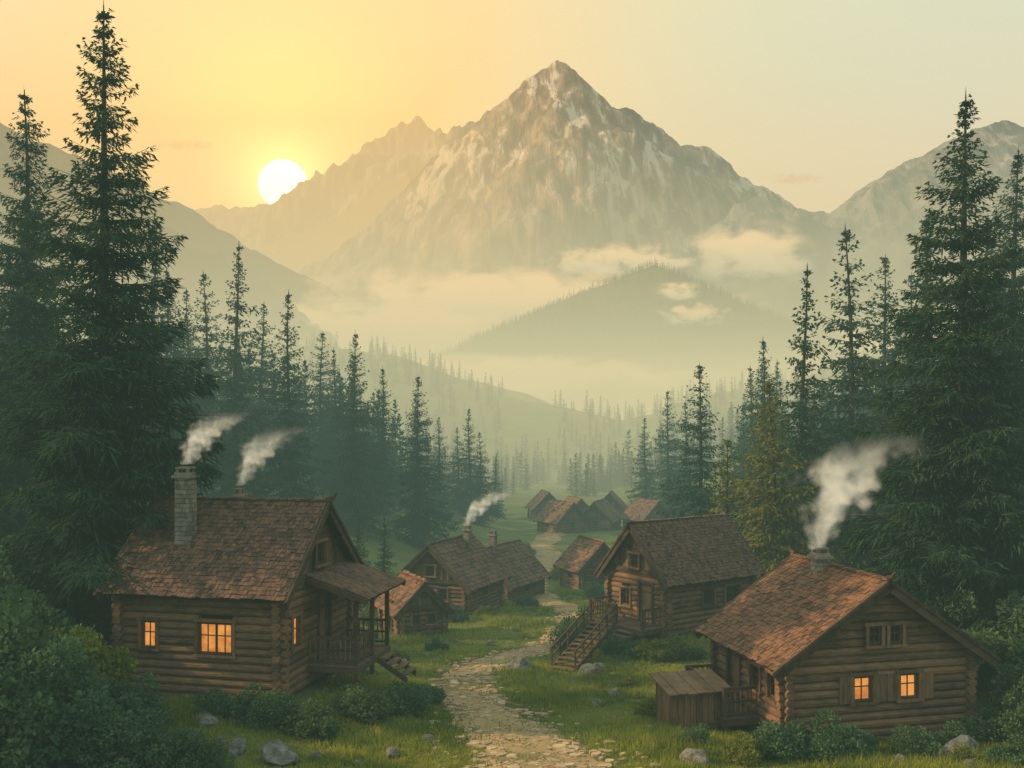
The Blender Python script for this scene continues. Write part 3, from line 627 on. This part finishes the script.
for x,y,yw,sh in [(6.4,128,-60,'shingle_warm'),(11.6,132,-110,'shingle'),(9.,143,-75,'shingle_warm'),(17.6,130,-65,'shingle'),(14.8,150,-100,'shingle_warm'),(5.,150,-80,'shingle')]:
    cabin('log_cabin',x,y,yw,4.6,4.,1.8,2.,detail=.5,shingle=sh,openings=[('+x',0,1.1,.7,.7,'dark'),('-y',0,1.1,.7,.7,'dark'),('+y',0,1.1,.7,.7,'dark')])
def wshed():
    E=link(bpy.data.objects.new('wood_shed',None));E.location=(5.6,31.3,gz(5.6,31.3)-.05);E.rotation_euler=(0,0,math.radians(14))
    mb=MB()
    for s in(-1,1):
        for i in range(9): mb.abox((-.8+i*.2,s*.6,.62),(.18,.04,1.35-.02*(i%3)),'plank')
    for s in(-1,1):
        for i in range(7): mb.abox((s*.9,-.55+i*.183,.6),(.04,.17,1.3),'plank')
    mb.abox((0,0,.5),(1.7,1.1,1.),'core');mb.obj('walls',E);mb=MB()
    for i in range(7): mb.box((-.93+i*.31,0,1.38+(i%2)*.02),(.15,0,0),(0,.85,.13),(0,-.003,.02),'deck')
    mb.obj('lid_roof',E)
wshed()
def stairs():
    E=link(bpy.data.objects.new('wooden_stairs',None));E.location=(2.1,41.6,gz(2.1,41.6));E.rotation_euler=(0,0,math.radians(55));mb=MB()
    n=11
    for i in range(n): mb.abox((.1+i*.32,0,.10+i*.13),(.34,1.1,.05),'deck')
    hl=n*.16;rz=n*.065
    for s in(-1,1):
        mb.box((hl,s*.55,rz),(hl,0,rz),(0,.035,0),(0,0,.1),'trim')
        for hh in (.5,.85): mb.box((hl,s*.58,rz+hh),(hl,0,rz),(0,.03,0),(0,0,.035),'trim')
        for i in range(6): mb.abox((.05+i*.66,s*.58,.35+i*.27),(.07,.07,1.1),'trim')
    mb.obj('steps_and_rails',E)
stairs()

# ------------------------------------------------------------------ smoke, mist, haze: own glow stands in for scattered light
def vol_out(b,out,dens,color,emis):
    ab=b.n('ShaderNodeVolumeAbsorption');ab.inputs[0].default_value=(0,0,0,1);b.put(ab.inputs[1],dens)
    em=b.n('ShaderNodeEmission');b.put(em.inputs[0],color);b.put(em.inputs[1],b.m('MULTIPLY',dens,emis) if isinstance(dens,bpy.types.NodeSocket) else dens*emis)  # emission imitates light scattered in the volume; nothing here scatters sunlight
    ad=b.n('ShaderNodeAddShader');b.L.new(ab.outputs[0],ad.inputs[0]);b.L.new(em.outputs[0],ad.inputs[1]);b.L.new(ad.outputs[0],out.inputs['Volume'])
def haze(name,poly,z0,z1,sigma,col):
    m,b,o=newmat(name);mx=max(col);vol_out(b,o,sigma,tuple(c/mx for c in col),mx)
    if not isinstance(poly[0],tuple): x0,x1,y0,y1=poly;poly=[(x0,y0),(x1,y0),(x1,y1),(x0,y1)]
    zs=z1 if isinstance(z1,list) else [z1]*len(poly)
    mb=MB();M['_h']=m;mb.loft([(x,y,z0) for x,y in poly],[(x,y,z) for (x,y),z in zip(poly,zs)],'_h');return mb.obj(name)
haze('valley_mist',(-900,900,-80,300),-70,36,1/460,(.25,.385,.29))
haze('low_mist',(-1500,1500,160,3050),-71,58,1/380,(1.08,.84,.43))
haze('mountain_haze',(-4000,4500,800,10500),-73,620,1/5600,(.56,.57,.38))
haze('sunlit_haze',[(-4200,1000),(190,1000),(-900,10000),(-5200,10000)],-74,[750,750,3000,3000],1/7000,(1.38,.78,.24))  # warm self-glowing wedge, shaped to imitate sun glow fading to the right

def smoke(name,x,y,z,h,drift,r0,r1,dens):
    m,b,o=newmat(name);P=b.n('ShaderNodeTexCoord').outputs['Object'];X_,Y_,Z_=b.xyz(P)
    t=b.m('DIVIDE',Z_,h)
    tp=b.m('POWER',b.m('MAXIMUM',t,0.001),1.5)
    wob=b.m('MULTIPLY',b.m('MULTIPLY',b.m('SINE',b.m('MULTIPLY',t,8.)),.13*h),t)
    xc=b.m('ADD',b.m('MULTIPLY',tp,drift),wob);R=b.m('ADD',b.m('MULTIPLY',b.m('POWER',b.m('MAXIMUM',t,0.001),.75),r1-r0),r0)
    w=b.n('ShaderNodeTexNoise');b.put(w.inputs[0],P);w.inputs['Scale'].default_value=1.3/(r1);w.inputs['Detail'].default_value=2
    wc=b.xyz(w.outputs[1])
    dx=b.m('ADD',b.m('SUBTRACT',X_,xc),b.m('MULTIPLY',b.m('SUBTRACT',wc[0],.5),b.m('MULTIPLY',R,2.8)));dy=b.m('ADD',Y_,b.m('MULTIPLY',b.m('SUBTRACT',wc[1],.5),b.m('MULTIPLY',R,2.8)))
    d=b.m('DIVIDE',b.m('SQRT',b.m('ADD',b.m('MULTIPLY',dx,dx),b.m('MULTIPLY',dy,dy))),R)
    n=b.noise(P,2.2/r1,3,.6,.4)
    core=b.m('SUBTRACT',1.,d,clamp=True)
    dn=b.m('MULTIPLY',b.ss(b.m('ADD',core,b.m('MULTIPLY',b.m('SUBTRACT',n,.5),1.6)),.05,.7),b.m('MULTIPLY',b.ss(d,1.15,.5),b.m('MULTIPLY',b.ss(t,1.,.3),b.ss(t,0.,.03))))
    dn=b.m('MULTIPLY',dn,dens)
    ab=b.n('ShaderNodeVolumeAbsorption');ab.inputs[0].default_value=(0,0,0,1);b.put(ab.inputs[1],dn)
    em=b.n('ShaderNodeEmission');b.put(em.inputs[0],b.mix(b.ss(n,.35,.65),(.38,.36,.27),(.95,.82,.56)));b.put(em.inputs[1],dn)  # smoke emits its own pale glow in place of scattered light
    ad=b.n('ShaderNodeAddShader');b.L.new(ab.outputs[0],ad.inputs[0]);b.L.new(em.outputs[0],ad.inputs[1]);b.L.new(ad.outputs[0],o.inputs['Volume'])
    mb=MB();M['_s']=m;e=r1*1.5;x0=-e*.7;x1=drift+e;mb.prism([(x0,-e,0),(x1,-e,0),(x1,e,0),(x0,e,0)],(0,0,h),'_s');ob=mb.obj(name);ob.location=(x,y,z);M.pop('_s');return ob
smoke('chimney_smoke',-10.65,32.65,7.0,1.8,1.5,.22,.85,3.)
smoke('chimney_smoke',-9.3,34.2,6.2,2.1,1.6,.16,.9,2.2)
smoke('chimney_smoke',9.9,32.8,4.2,3.9,2.3,.35,1.7,1.8)
smoke('chimney_smoke',-3.0,64.6,1.6,2.4,2.4,.25,1.2,2.)

def cloud(name,x,y,z,sx,sy,sz,dens,col,seed,col2=None,k=.42):
    m,b,o=newmat(name);P=b.n('ShaderNodeTexCoord').outputs['Object'];ln=b.n('ShaderNodeVectorMath',operation='LENGTH');b.put(ln.inputs[0],P);d=ln.outputs['Value']
    mp=b.n('ShaderNodeMapping');b.put(mp.inputs[0],P);mp.inputs['Location'].default_value=(seed*3.1,seed*1.7,seed);mp.inputs['Scale'].default_value=(min(sx/ sz*.55,3.2),.7,1.)
    n=b.noise(mp.outputs[0],1.9,4,.6,.3);zz=b.xyz(P)[2]
    f=b.m('ADD',b.m('MULTIPLY',b.m('SUBTRACT',n,.5),1.6),b.m('MULTIPLY',b.m('SUBTRACT',1.,d),k))
    dn=b.m('MULTIPLY',b.m('MULTIPLY',b.ss(f,.10,.42),b.ss(d,1.,.5)),dens)
    vol_out(b,o,dn,b.mix(b.ss(zz,-.5,.4),col2 or col,col),1.)  # cloud glows by itself; brighter top and dimmer base imitate sunlight
    bm=bmesh.new();bmesh.ops.create_icosphere(bm,subdivisions=2,radius=1.08);me=bpy.data.meshes.new(name);bm.to_mesh(me);bm.free();me.materials.append(m)
    ob=link(bpy.data.objects.new(name,me));ob.location=(x,y,z);ob.scale=(sx,sy,sz);return ob
W1=(1.45,.86,.42);W2=(.92,.72,.44)  # cloud glow colours: painted sunlit top, painted shaded base
cloud('cloud_bank',370,3300,530,330,90,75,.045,W1,1,W2)
cloud('cloud_bank',790,3300,560,270,90,140,.045,W1,2,W2,.5)
cloud('cloud_bank',0,2400,285,700,110,110,.06,W1,3,W2,.6)
cloud('cloud_bank',-330,2200,190,520,100,90,.06,W1,14,W2,.6)
cloud('cloud_bank',200,1110,125,54,20,17,.10,W1,6,W2)
cloud('cloud_bank',195,1180,160,38,20,17,.10,W1,8,W2)
cloud('cloud_bank',-20,1100,52,270,50,34,.12,W1,7,W2,.7)
cloud('cloud_bank',520,1300,95,260,60,40,.06,W1,17,W2,.6)
cloud('sky_cloud',-2700,8200,2250,420,120,75,.008,(.80,.46,.22),11)
cloud('sky_cloud',2400,8500,2050,420,120,70,.008,(.95,.56,.32),12)

# ------------------------------------------------------------------ sun & sky
S=Vector((-.229,1,.235)).normalized()
bm=bmesh.new();bmesh.ops.create_uvsphere(bm,u_segments=64,v_segments=32,radius=275);me=bpy.data.meshes.new('sun');bm.to_mesh(me);bm.free()
m,b,o=newmat('sun_disc');e=b.n('ShaderNodeEmission');e.inputs[0].default_value=(1,.88,.55,1);e.inputs[1].default_value=10;b.L.new(e.outputs[0],o.inputs[0]);me.materials.append(m);m.cycles.emission_sampling='NONE'
so=link(bpy.data.objects.new('sun',me));so.location=(-2575,11250,8.5+2640)
w=bpy.data.worlds.new('World');sc.world=w;w.use_nodes=True;w.node_tree.nodes.clear();b=NB(w.node_tree)
w.cycles.sampling_method='NONE'
out=b.n('ShaderNodeOutputWorld');bg=b.n('ShaderNodeBackground');b.L.new(bg.outputs[0],out.inputs[0])
AZ=math.radians(-84);EL=math.radians(27)
sky=b.n('ShaderNodeTexSky',sky_type='NISHITA');sky.sun_disc=False;sky.sun_elevation=EL;sky.sun_rotation=AZ;sky.air_density=1.5;sky.dust_density=3
G=b.n('ShaderNodeTexCoord').outputs['Generated'];z=b.xyz(G)[2]
dp=b.n('ShaderNodeVectorMath',operation='DOT_PRODUCT');b.put(dp.inputs[0],G);dp.inputs[1].default_value=S;ds=dp.outputs['Value']
front=b.ss(ds,.0,.85)
low=b.mix(b.ss(z,.10,.37),(1.12,.66,.33),(.78,.75,.50))
c=b.mix(front,(.60,.72,.64),low);c=b.mix(b.ss(z,.42,.85),c,(.60,.72,.65))
g1=b.m('POWER',b.m('MAXIMUM',ds,0.),16.);g2=b.m('POWER',b.m('MAXIMUM',ds,0.),160.);g3=b.m('POWER',b.m('MAXIMUM',ds,0.),1400.)
c=b.mix(b.m('MULTIPLY',g1,.95),c,(1.32,.80,.21))
c=b.mix(1.,c,b.mix(g2,(0,0,0),(1.3,.85,.14)),'ADD');c=b.mix(1.,c,b.mix(g3,(0,0,0),(3.5,2.5,.9)),'ADD')
sk=b.n('ShaderNodeVectorMath',operation='SCALE');b.put(sk.inputs[0],sky.outputs[0]);sk.inputs['Scale'].default_value=.03
c=b.mix(1.,c,sk.outputs[0],'ADD')
b.put(bg.inputs[0],c);bg.inputs[1].default_value=1.
sd=bpy.data.lights.new('sunlight','SUN');sd.energy=5;sd.angle=math.radians(.5);sd.color=(1,.68,.36)
sl=link(bpy.data.objects.new('sunlight',sd));dv=Vector((math.sin(AZ)*math.cos(EL),math.cos(AZ)*math.cos(EL),math.sin(EL)));sl.rotation_euler=(-dv).to_track_quat('-Z','Y').to_euler()
# ------------------------------------------------------------------ camera
cd=bpy.data.cameras.new('camera');cam=link(bpy.data.objects.new('camera',cd));cam.location=(0,0,8.5);cam.rotation_euler=(math.radians(90),0,0)
cd.sensor_width=36;cd.lens=35.16;cd.shift_y=35/1024;cd.clip_start=.5;cd.clip_end=40000;sc.camera=cam
